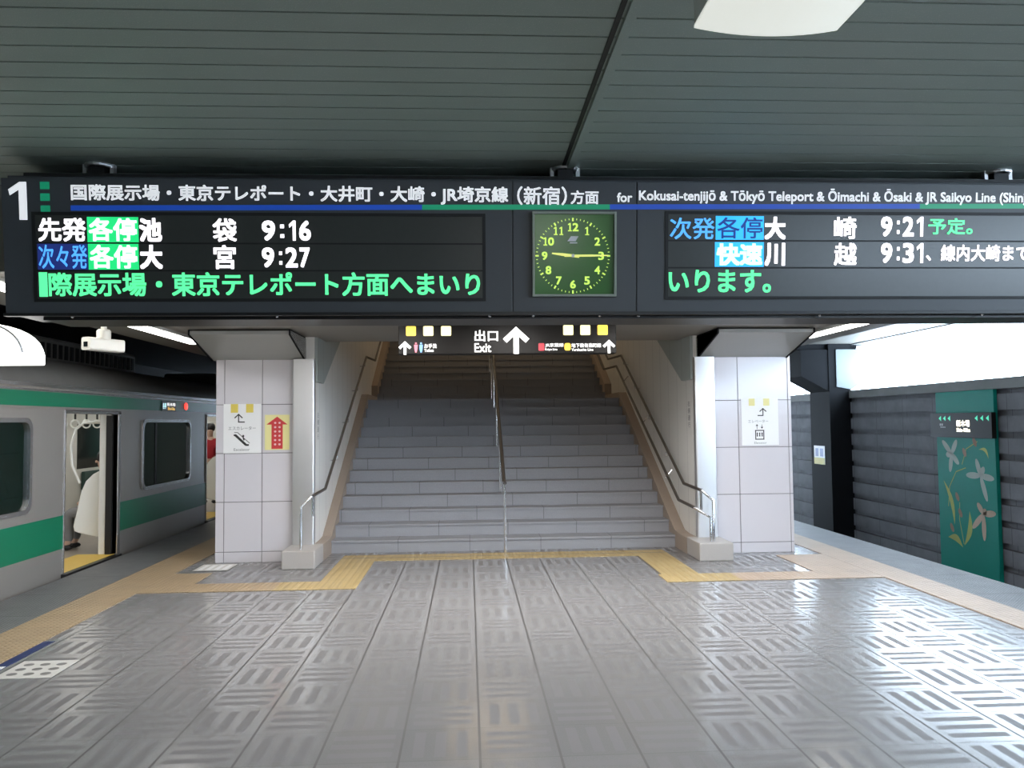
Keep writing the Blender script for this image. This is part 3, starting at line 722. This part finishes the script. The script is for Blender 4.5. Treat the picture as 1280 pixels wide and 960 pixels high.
# ------------------------------------------------------------------ lamps and camera under the ceilings
def strip_lamp(x, y0, y1, label):
    r = thing('strip_lamp', (x, (y0+y1)/2, HS), label, 'lamp', 'linear ceiling lamps')
    obj('lamp_tray', MB().box(x-.115, x+.115, y0-.03, y1+.03, HS-.03, HS-.001), M_lampb, r)
    obj('lamp_tube', MB().box(x-.085, x+.085, y0, y1, HS-.045, HS-.0305), L_strip, r, bevel=.006)
strip_lamp(-3.42, 5.7, 10.15, 'long lit ceiling strip lamp on the left, over the yellow platform line')
strip_lamp(4.27, 5.7, 9.75, 'long lit ceiling strip lamp on the right, beside the right pillar head')
def box_lamp(x0, x1, y0, y1, z0, zt_, label, m, grp='box ceiling lamps'):
    r = thing('ceiling_lamp', ((x0+x1)/2, (y0+y1)/2, zt_), label, 'lamp', grp)
    obj('lamp_body', MB().box(x0, x1, y0, y1, z0+.012, zt_-.0005), M_lampb, r, bevel=.004)
    n = 12; p = []
    for k in range(n+1):
        t = k/n; p.append((x0+(x1-x0)*t, z0-.028*4*t*(1-t)))
    pts = [(q[0], y0, q[1]) for q in p] + [(x1, y0, z0+.012), (x0, y0, z0+.012)]
    obj('diffuser', MB().prism(pts, (0, y1-y0, 0)), m, r)
box_lamp(.887, 1.455, 1.75, 2.955, 3.175, HC, 'large white box lamp on the ribbed ceiling above the board', L_box)
for i, yy in enumerate((-1.6, -5.2, -8.8)):
    box_lamp(.887, 1.455, yy, yy+1.2, 3.175, HC, 'added unseen box lamp on the ribbed ceiling further back along the platform', L_boxw)  # unseen lamps added behind the camera as front light
for i, (xx) in enumerate((-2.2, 2.6)):
    box_lamp(xx, xx+.56, 5.75, 6.95, 2.62, HS-.002, ('added unseen box lamp behind the board, in front of the %s pillar' % ('left' if xx < 0 else 'right')), L_boxh)  # added behind the board to brighten the pillars
box_lamp(.187, .787, 5.75, 6.7, 2.62, HS-.002, 'added unseen box lamp in the soffit behind the clock', L_boxh)  # added fill for the stairs, covered by the board
for xx in (-1.05, .18, 1.55): box_lamp(xx, xx+.6, 6.95, 7.85, 2.68, HS-.002, 'added unseen box lamp in the soffit just in front of the exit sign', L_boxs)  # added to brighten steps and stair walls, kept above the sightline
# round-shouldered platform lamp at the left edge of the view
r = thing('dome_lamp', (-3.52, 5.85, 2.12), 'bright white round-shouldered lamp hanging above the train side', 'lamp')
pts = [(-3.115, 2.105), (-3.115, 2.175)]
for k in range(1, 16):
    a = math.pi*k/16; pts.append((-3.52+.40*math.cos(a), 2.175+.235*math.sin(a)))
pts += [(-3.925, 2.175), (-3.925, 2.105)]
obj('lamp_shell', MB().prism([(p_[0], 5.70, p_[1]) for p_ in pts], (0, .30, 0)), L_dome, r, bevel=.01)
obj('rim', MB().tube([(p_[0], 5.695, p_[1]) for p_ in pts[1:-1]], .008, 6), M_white, r)
obj('hanger', MB().tube([(-3.72, 5.85, 2.37), (-3.72, 5.85, HS)], .015, 8), M_column, r)
r = thing('surveillance_camera', (-3.15, 7.0, HS), 'white surveillance camera hanging under the soffit above the train', 'camera')
CM = Matrix.Translation((-3.15, 7.0, 2.35)) @ Matrix.Rotation(math.radians(-28), 4, 'Z')
b = MB(); b.slab(CM @ Matrix.Rotation(math.radians(90), 4, 'X'), rrect(-.055, .055, -.05, .06, .02, 3), -.17, .17)
o = obj('camera_body', b, M_cctv, r)
b = MB(); b.slab(CM @ Matrix.Rotation(math.radians(90), 4, 'X'), rect(-.02, .025, -.022, .02), .1705, .176); obj('lens_window', b, M_dkwin, r)
obj('pan_head', MB().tube([(-3.15, 7.0, 2.40), (-3.15, 7.0, 2.475), (-3.15, 7.0, 2.49)], [.058, .058, .045], 14), M_cctv, r, smooth=True)
obj('drop_rod', MB().tube([(-3.15, 7.0, 2.48), (-3.15, 7.0, HS)], .024, 10), M_cctv, r, smooth=True)

# unseen warm lamps added in the stairwell to light the upper flight
for i, y in enumerate((15.5, 20.5)):
    r = thing('added_stair_lamp', (.47, y, 6.2), 'added warm lamp on the stairwell ceiling, out of sight up the stairs', 'lamp', 'added stairwell lamps')
    obj('diffuser', MB().box(-.6, 1.5, y-.15, y+.15, 6.16, 6.199), glow('added_stair_glow', (1.0, .74, .45), FILL_STAIR/10), r)

# ------------------------------------------------------------------ the train
TX = -4.50; TIN = -4.58; TF = .02
tr = thing('commuter_train', (-5.95, 10, -1.15), 'silver commuter train with green bands standing at the left platform with its doors open', 'train')
DOORS = [(4.30, 5.62), (9.11, 10.43), (13.88, 15.22), (18.7, 20.0), (23.5, 24.8)]
WINS = [(6.35, 8.40), (11.22, 13.07), (16.1, 17.9), (20.9, 22.7), (1.5, 3.4)]
TY0, TY1 = 1.0, 26.0
b = MB()
cuts = sorted(DOORS)
edges = [TY0] + [v for d in cuts for v in d] + [TY1]
for i in range(0, len(edges), 2):
    a, c = edges[i], edges[i+1]
    wn = [w_ for w_ in WINS if a < w_[0] and w_[1] < c]
    if wn:
        w0, w1 = wn[0]
        b.box(TIN, TX, a, w0, -.22, 2.09); b.box(TIN, TX, w1, c, -.22, 2.09); b.box(TIN, TX, w0, w1, -.22, .78); b.box(TIN, TX, w0, w1, 1.73, 2.09)
    else: b.box(TIN, TX, a, c, -.22, 2.09)
for a, c in cuts: b.box(TIN, TX, a, c, 1.81, 2.09); b.box(TIN, TX, a, c, -.22, TF)
obj('body_side', b, M_train, tr)
TM = frame((TX, 0, 0), (0, 1, 0), (0, 0, 1))     # u along the train, z towards the platform
for (a, c) in [(TY0, TY1)]: obj('green_band', MB().slab(TM, rect(a, c, 1.872, 2.025), .0005, .004), M_tgreen, tr)
for i in range(0, len(edges), 2): obj('green_band', MB().slab(TM, rect(edges[i], edges[i+1], .305, .672), .0005, .004), M_tgreen, tr)
for z0, z1, m in ((2.075, 2.11, M_trim), (2.035, 2.05, M_trim), (1.845, 1.858, M_train)): obj('side_moulding', MB().box(TX-.01, TX+.014, TY0, TY1, z0, z1), m, tr)
# roof
pr = [(-4.50, 2.09)]
for k in range(0, 13):
    a = math.radians(90*k/12); pr.append((-5.25+.72*math.cos(a), 2.11+.36*math.sin(a)))
pr += [(-6.65, 2.47)]
for k in range(0, 13):
    a = math.radians(90+90*k/12); pr.append((-6.65+.72*math.cos(a), 2.11+.36*math.sin(a)))
pr += [(-7.40, 2.09)]
obj('roof', MB().prism([(q[0], TY0, q[1]) for q in pr], (0, TY1-TY0, 0)), M_troof, tr, smooth=True)
for y in (3.2, 9.4, 17.5):
    u = obj('roof_unit', MB().box(-6.6, -5.25, y, y+3.4, 2.46, 2.78), M_troof, tr, bevel=.05)
    g = MB()
    for k in range(22): g.box(-5.252, -5.235, y+.15+k*.145, y+.22+k*.145, 2.52, 2.70)
    obj('vent_grille', g, M_column, u)
# far side, floor, ceiling of the carriage
b = MB(); b.box(-7.40, -7.32, TY0, TY1, -.2, .85); b.box(-7.40, -7.32, TY0, TY1, 1.70, 2.09)
for a, c in ((TY0, 6.4), (8.4, 11.0), (13.3, 15.25), (17.2, 20.9), (22.7, TY1)): b.box(-7.40, -7.32, a, c, .85, 1.70)
for y in (TY0, TY1-.06): b.box(-7.35, TIN, y, y+.06, -.2, 2.05)
obj('interior_wall', b, M_int, tr)
obj('carriage_floor', MB().box(-7.32, TIN, TY0, TY1, -.2, TF), M_tfloor, tr)
obj('carriage_ceiling', MB().box(-7.32, TIN, TY0, TY1, 2.05, 2.085), M_int, tr)
obj('underframe', MB().box(-7.3, -4.62, TY0, TY1, -1.0, -.2), M_black, tr)
for a, c in ((6.4, 8.4), (11.0, 13.3), (15.25, 17.2), (20.9, 22.7)): obj('far_window', MB().box(-7.38, -7.35, a, c, .85, 1.70), M_dkwin, tr)
for x in (-5.35, -6.55): o = obj('ceiling_light', MB().box(x-.09, x+.09, TY0+.3, TY1-.3, 2.03, 2.049), L_tlight, tr)
for (a, c) in WINS:
    o_ = rrect(a-.028, c+.028, .765, 1.745, .12); i_ = rrect(a+.02, c-.02, .81, 1.70, .10)
    f = MB().ring([TM @ Vector((*q, -.03)) for q in o_], [TM @ Vector((*q, -.03)) for q in i_], (.042, 0, 0)); w_ = obj('window', f, M_trim, tr)
    obj('pane', MB().slab(TM, i_, -.028, -.020), M_glass, w_)
    s_ = a+(c-a)*.27; obj('window_bar', MB().slab(TM, rect(s_-.03, s_+.03, .815, 1.695), -.019, -.012), M_rubber, w_)
for k, (a, c) in enumerate(DOORS):
    d = MB(); d.box(TIN-.03, TX+.012, c, c+.075, TF, 1.83); d.box(TIN-.03, TX+.012, a-.03, a, TF, 1.83); d.box(TIN-.03, TX+.012, a-.03, c+.075, 1.80, 1.84)
    fr_ = obj('door_frame', d, M_trim, tr, bevel=.006)
    obj('door_leaf', MB().box(TIN-.045, TIN+.03, c-.045, c-.002, TF+.005, 1.79), M_rubber, fr_)
    obj('door_leaf', MB().box(TIN-.045, TIN+.03, a+.002, a+.03, TF+.005, 1.79), M_rubber, fr_)
    obj('inner_jamb', MB().box(TIN-.13, TIN-.046, c-.03, c+.05, TF, 1.80), M_int, fr_)
    obj('door_sill', MB().box(TIN-.40, TX-.02, a+.01, c-.01, TF+.0005, TF+.008), M_sill, fr_)
    obj('threshold', MB().box(TX-.03, TX+.05, a-.05, c+.05, -.05, TF+.003), M_black, fr_)
    # partition beside the door, pole and straps
    for yy, sg in ((c+.10, 1), (a-.14, -1)):
        if k == 0 : continue
        pts = [(-4.60, .215), (-4.66, .20), (-5.02, .285), (-5.075, .31), (-5.09, .37), (-5.055, .52), (-5.0, .80), (-4.94, .945), (-4.85, 1.035), (-4.67, 1.13), (-4.60, 1.15)]
        pt = obj('partition', MB().prism([(q[0], yy, q[1]) for q in pts], (0, .04, 0)), M_intw, tr, bevel=.01)
        obj('grab_pole', MB().tube([(-4.72, yy-.03*sg, .40), (-4.72, yy-.03*sg, 1.42), (-4.66, yy, 1.50), (-4.66, yy, 1.68)], .016, 8), M_chrome, pt, smooth=True)
        arc = [(-5.02, yy+.02, .92), (-5.12, yy+.02, 1.15), (-5.14, yy+.02, 1.40), (-5.08, yy+.02, 1.62), (-4.98, yy+.02, 1.70), (-4.62, yy+.02, 1.71)]
        obj('grab_frame', MB().tube(arc, .017, 8), M_intw, pt, smooth=True)
for y0_, y1_ in ((6.0, 8.9), (10.58, 13.6), (15.4, 18.4)):
    obj('bench_seat', MB().box(-5.02, TIN-.01, y0_, y1_, .33, .45), M_seat, tr, bevel=.03); obj('bench_seat', MB().box(-7.31, -6.86, y0_, y1_, .33, .45), M_seat, tr, bevel=.03)
    obj('bench_back', MB().box(-4.66, TIN-.01, y0_, y1_, .45, .80), M_seat, tr, bevel=.02); obj('bench_back', MB().box(-7.31, -7.24, y0_, y1_, .45, .80), M_seat, tr, bevel=.02)
for x in (-5.02, -6.85):
    sr = obj('strap_rail', MB().tube([(x, 6.0, 1.90), (x, 19, 1.90)], .014, 8), M_chrome, tr, smooth=True)
    for k in range(16):
        y = 8.6+k*.30
        s_ = obj('hanging_strap', MB().box(x-.012, x+.012, y-.004, y+.004, 1.74, 1.905), M_black, tr)
        ring = [(x+.052*math.sin(a*math.pi/6), y, 1.685-.052*math.cos(a*math.pi/6)) for a in range(13)]
        obj('grip_ring', MB().tube(ring, .010, 6), M_intw, s_, smooth=True)
dd = obj('destination_display', MB().slab(TM, rect(11.86, 12.42, 1.868, 2.020), .0045, .012), M_black, tr)
b = MB(); txt(b, TM, '各停', 11.88, 12.02, 1.90, 1.99, .0135, .01); obj('display_lettering', b, L_cyanw, dd)
b = MB(); txt(b, TM, '新木場', 12.05, 12.38, 1.945, 1.995, .0135, .005); obj('display_lettering', b, L_sign, dd)
b = MB(); txt(b, TM, 'Shin-Kiba', 12.08, 12.36, 1.885, 1.93, .0135, .005); obj('display_lettering', b, L_amber, dd)
obj('side_lamp', MB().sphere((TX+.006, 12.86, 1.955), .055, 12, 8, (.35, 1.2, 1)), L_redl, tr)

# ------------------------------------------------------------------ passengers inside the train
def skin_mesh(name, verts, edges_, mat_, parent):
    me = bpy.data.meshes.new(name); off = base_of(parent)
    me.from_pydata([tuple(Vector(v[:3])-off) for v in verts], edges_, []); o = bpy.data.objects.new(name, me); COL.objects.link(o)
    me.materials.append(mat_)
    if parent: o.parent = parent
    o.modifiers.new('skin', 'SKIN'); sv = me.skin_vertices[0].data
    for i, v in enumerate(verts): sv[i].radius = (v[3], v[4] if len(v) > 4 else v[3])
    sv[0].use_root = True
    s_ = o.modifiers.new('sub', 'SUBSURF'); s_.levels = 1; s_.render_levels = 2
    return o
def person(x, y, zf, face, seated, label, top, trousers):
    """face: unit direction (dx, dy) the figure looks along"""
    root = thing('person', (x, y, zf), label, 'person')
    d = Vector((face[0], face[1], 0)).normalized(); sd = Vector((-d.y, d.x, 0))
    def P(f, s_, z, r, r2=None): q = Vector((x, y, zf))+d*f+sd*s_; return (q.x, q.y, zf+z, r, r2 or r)
    hz = .50 if seated else .86
    V = [P(0, 0, hz, .13, .11), P(.0, 0, hz+.22, .115, .10), P(0, 0, hz+.42, .14, .10), P(.01, 0, hz+.53, .05), P(.03, 0, hz+.62, .075, .085), P(.025, 0, hz+.72, .072, .085)]
    E_ = [(0, 1), (1, 2), (2, 3), (3, 4), (4, 5)]
    arms, legs = [], []
    for sgn in (-1, 1):
        n = len(V)
        if seated: arm = [P(0, .17*sgn, hz+.43, .055), P(.03, .21*sgn, hz+.18, .043), P(.24, .12*sgn, hz+.12, .034), P(.32, .09*sgn, hz+.11, .03)]
        else: arm = [P(0, .18*sgn, hz+.44, .055), P(.0, .22*sgn, hz+.18, .043), P(.06, .21*sgn, hz-.05, .034), P(.08, .20*sgn, hz-.14, .03)]
        V += arm; E_ += [(2, n), (n, n+1), (n+1, n+2), (n+2, n+3)]; arms.append(arm)
        n = len(V)
        if seated: leg = [P(.05, .09*sgn, hz-.02, .085), P(.43, .10*sgn, hz, .065), P(.42, .10*sgn, .10, .042), P(.53, .11*sgn, .045, .038)]
        else: leg = [P(0, .09*sgn, hz-.08, .085), P(.02, .10*sgn, .47, .06), P(-.02, .10*sgn, .09, .042), P(.10, .11*sgn, .04, .038)]
        V += leg; E_ += [(0, n), (n, n+1), (n+1, n+2), (n+2, n+3)]; legs.append(leg)
    skin_mesh('body', V, E_, M_skin, root)
    g = .022
    TV = [tuple([*v[:3], v[3]+g, v[4]+g]) for v in V[:3]]; TV.append(P(.005, 0, hz+.485, .085)); TE = [(0, 1), (1, 2), (2, 3)]
    for arm in arms:
        n = len(TV); TV += [tuple([*v[:3], v[3]+.014]) for v in arm[:3]]; TE += [(2, n), (n, n+1), (n+1, n+2)]
    skin_mesh('coat', TV, TE, top, root)
    LV = [tuple([*V[0][:3], V[0][3]+.012, V[0][4]+.012])]; LE = []
    for leg in legs:
        n = len(LV); LV += [tuple([*v[:3], v[3]+.014]) for v in leg[:3]]; LE += [(0, n), (n, n+1), (n+1, n+2)]
    skin_mesh('trousers', LV, LE, trousers, root)
    for leg in legs:
        q = leg[3]; p0 = leg[2]
        obj('shoe', MB().sphere(((q[0]+p0[0])/2, (q[1]+p0[1])/2, zf+.045), .05, 10, 6, (1+1.3*abs(d.x), 1+1.3*abs(d.y), .85)), M_black, root)
    hc = Vector((x, y, zf))+d*.005; obj('hair', MB().sphere((hc.x, hc.y, zf+hz+.725), .105, 14, 9, (1.0, 1.0, 1.02)), M_hair, root, smooth=True)
    nz = Vector((x, y, zf))+d*.125; obj('nose', MB().sphere((nz.x, nz.y, zf+hz+.66), .018, 8, 6), M_skin, root)
person(-4.86, 10.92, TF, (-1, 0), True, 'seated person with black hair and dark coat behind the white partition in the near doorway', M_coat, M_grey)
person(-6.98, 13.05, TF, (1, 0), True, 'person in blue jeans sitting on the far bench inside the train', M_grey, M_jeans)
person(-5.42, 16.95, TF, (0.2, -1), False, 'person in a red coat standing inside the further train doorway', M_redc, M_coat)

# ------------------------------------------------------------------ right side: columns and the teal panel
def column(y, label):
    r = thing('steel_column', (8.25, y+.5, -1.15), label, 'column', 'trackside columns')
    b = MB(); b.box(8.0, 8.07, y, y+1.0, -1.15, HC); b.box(8.43, 8.5, y, y+1.0, -1.15, HC); b.box(8.07, 8.43, y+.42, y+.58, -1.15, HC); b.box(8.07, 8.43, y, y+.05, -1.15, HC)
    obj('shaft', b, M_column, r)
    obj('head_bracket', MB().prism([(8.0, y+.02, 2.26), (7.38, y+.02, 2.60), (7.38, y+.02, 3.19), (8.0, y+.02, 3.19)], (0, .96, 0)), M_column, r)
    o = obj('head_bracket', MB().prism([(8.16, y-.03, 2.36), (8.16, y-.03, 3.19), (8.98, y-.03, 3.19), (8.98, y-.03, 2.62), (8.49, y-.03, 2.30)], (0, 1.06, 0)), M_bracket, r); o['label'] = 'flared bracket, paler tone for the skylight on it'
    obj('cap_beam', MB().box(7.2, 8.7, y+.1, y+.9, 3.19, HC-.001), M_column, r)
column(17.1, 'dark steel column with a notice, left of the teal panel'); 
s = thing('column_notice', (7.995, 17.65, .62), 'small white and yellow notice on the dark trackside column', 'notice')
NM = frame((7.999, 0, 0), (0, -1, 0), (0, 0, 1))
obj('paper', MB().slab(NM, rect(-17.95, -17.40, .62, 1.04), 0, .006), M_white, s); obj('yellow_band', MB().flat(NM, [rect(-17.95, -17.40, .62, .77)], .0075), M_yellow, s)
obj('blue_print', MB().flat(NM, [rect(-17.87, -17.72, .80, .98), rect(-17.64, -17.48, .80, .98)], .0075), mat('pale_blue_print', (.32, .36, .62), .5), s)
# teal flower panel
FM = frame((8.40, 0, 0), (0, -1, 0), (0, 0, 1))
fp = thing('flower_panel', (8.44, 13.0, -1.0), 'tall teal wall panel with painted flowers and leaves across the track', 'panel')
obj('panel_board', MB().slab(FM, rect(-13.78, -12.21, -1.05, 2.10), -.06, 0), M_mural, fp)
def petals(c, ends, wd, m):
    b = MB()
    for e in ends:
        a = Vector(c); q = Vector(e); mid = (a+q)/2; L = (q-a).length; rot = math.atan2(q.y-a.y, q.x-a.x)
        b.flat(FM, [ell(mid.x, mid.y, L/2, wd, 14, rot)], .003)
    return obj('flower', b, m, fp)
petals((-13.36, 1.02), [(-13.62, 1.25), (-13.20, 1.27), (-13.16, .85), (-13.42, .70), (-13.52, 1.0)], .055, M_petal2)
petals((-12.60, .69), [(-12.98, .68), (-12.26, .66), (-12.70, .97), (-12.45, .28), (-12.50, .84)], .055, M_petal2)
petals((-12.56, .07), [(-12.86, -.20), (-12.25, .11), (-12.71, .24), (-12.56, -.37), (-12.49, .15)], .055, M_petal)
def leaf(a, c, wd, m):
    b = MB(); p0 = Vector(a); p1 = Vector(c); n_ = Vector((-(p1-p0).y, (p1-p0).x)).normalized(); L_ = []; R_ = []
    for k in range(9):
        t = k/8; mid = p0.lerp(p1, t)+n_*.08*math.sin(math.pi*t); L_.append(tuple(mid+n_*wd*math.sin(math.pi*t))); R_.append(tuple(mid-n_*wd*math.sin(math.pi*t)))
    b.flat(FM, [L_+R_[::-1][1:-1]], .003); return obj('leaf', b, m, fp)
leaf((-13.62, .55), (-13.34, -.20), .05, M_leaf); leaf((-12.92, .08), (-13.09, -.52), .06, M_leaf); leaf((-13.54, -.44), (-13.13, -.56), .06, M_leaf); leaf((-12.62, 1.12), (-12.38, .98), .03, M_leaf)
for q in ((-13.24, .29), (-13.17, .02), (-13.42, -.26), (-12.72, 1.24), (-13.0, 1.06)):
    obj('bud', MB().flat(FM, [ell(q[0], q[1], .045, .085, 10, .5)], .003), M_bud, fp)
for arc_ in ([(-13.5, .1), (-13.45, .45), (-13.25, .72), (-12.98, .80)], [(-13.08, .85), (-12.95, 1.12), (-12.65, 1.25)], [(-13.1, -.5), (-13.2, -.1), (-13.18, .2)]):
    b = MB()
    for i in range(len(arc_)-1): b.flat(FM, [bar(arc_[i], arc_[i+1], .016)], .0025)
    obj('stem', b, M_leaf, fp)
ns = thing('station_name_sign', (8.38, 13.0, 1.31), 'black lit station sign with green arrows crossing the teal panel', 'sign')
obj('sign_box', MB().slab(FM, rect(-13.83, -12.16, 1.31, 1.73), .004, .08), M_signblk, ns)
words('name_lettering', FM, [('新木場', -13.07, -12.71, 1.495, 1.61, .04), ('Shin-Kiba', -13.07, -12.70, 1.408, 1.475, .04)], L_mwarm, ns, .082)
words('next_station_lettering', FM, [('東雲', -13.55, -13.45, 1.51, 1.55, 0), ('Shinonome', -13.53, -13.38, 1.475, 1.50, 0)], M_white, ns, .082)
for x in (-13.53, -13.40, -13.265, -12.53, -12.39, -12.25):
    obj('green_arrow', MB().flat(FM, [[(x-.045, 1.637), (x+.03, 1.685), (x+.03, 1.59)]], .082), L_mgreen, ns)

# ------------------------------------------------------------------ stickers on the floor
s = thing('boarding_sticker', (-2.95, 5.64, 0), 'pale square floor sticker with nine grey dots beside the yellow strip', 'sticker')
obj('sheet', MB().box(-3.14, -2.76, 5.45, 5.84, .0005, .003), M_stk, s)
for i in range(3):
    for j in range(3): x, y = -3.06+.11*i, 5.54+.105*j; obj('dot', MB().prism([(q[0], q[1], .0032) for q in ell(x, y, .034, .03, 12)], (0, 0, .0006)), M_stkd, s)
s = thing('queue_line_sticker', (-3.23, 5.9, 0), 'dark blue floor stripe with white ends along the yellow strip', 'sticker')
obj('stripe', MB().box(-3.275, -3.195, 5.30, 6.36, .0005, .003), M_navyp, s)
for y in (5.44, 5.66): obj('white_mark', MB().box(-3.272, -3.198, y, y+.06, .0032, .0038), M_white, s)
s = thing('boarding_sticker', (-2.93, 9.4, 0), 'pale square floor sticker with white bars at the foot of the left pillar', 'sticker')
obj('sheet', MB().box(-3.13, -2.74, 9.20, 9.60, .0075, .010), M_stk, s)
for i in range(4): obj('bar_mark', MB().box(-3.09+.09*i, -3.04+.09*i, 9.25, 9.55, .0102, .011), M_white, s)
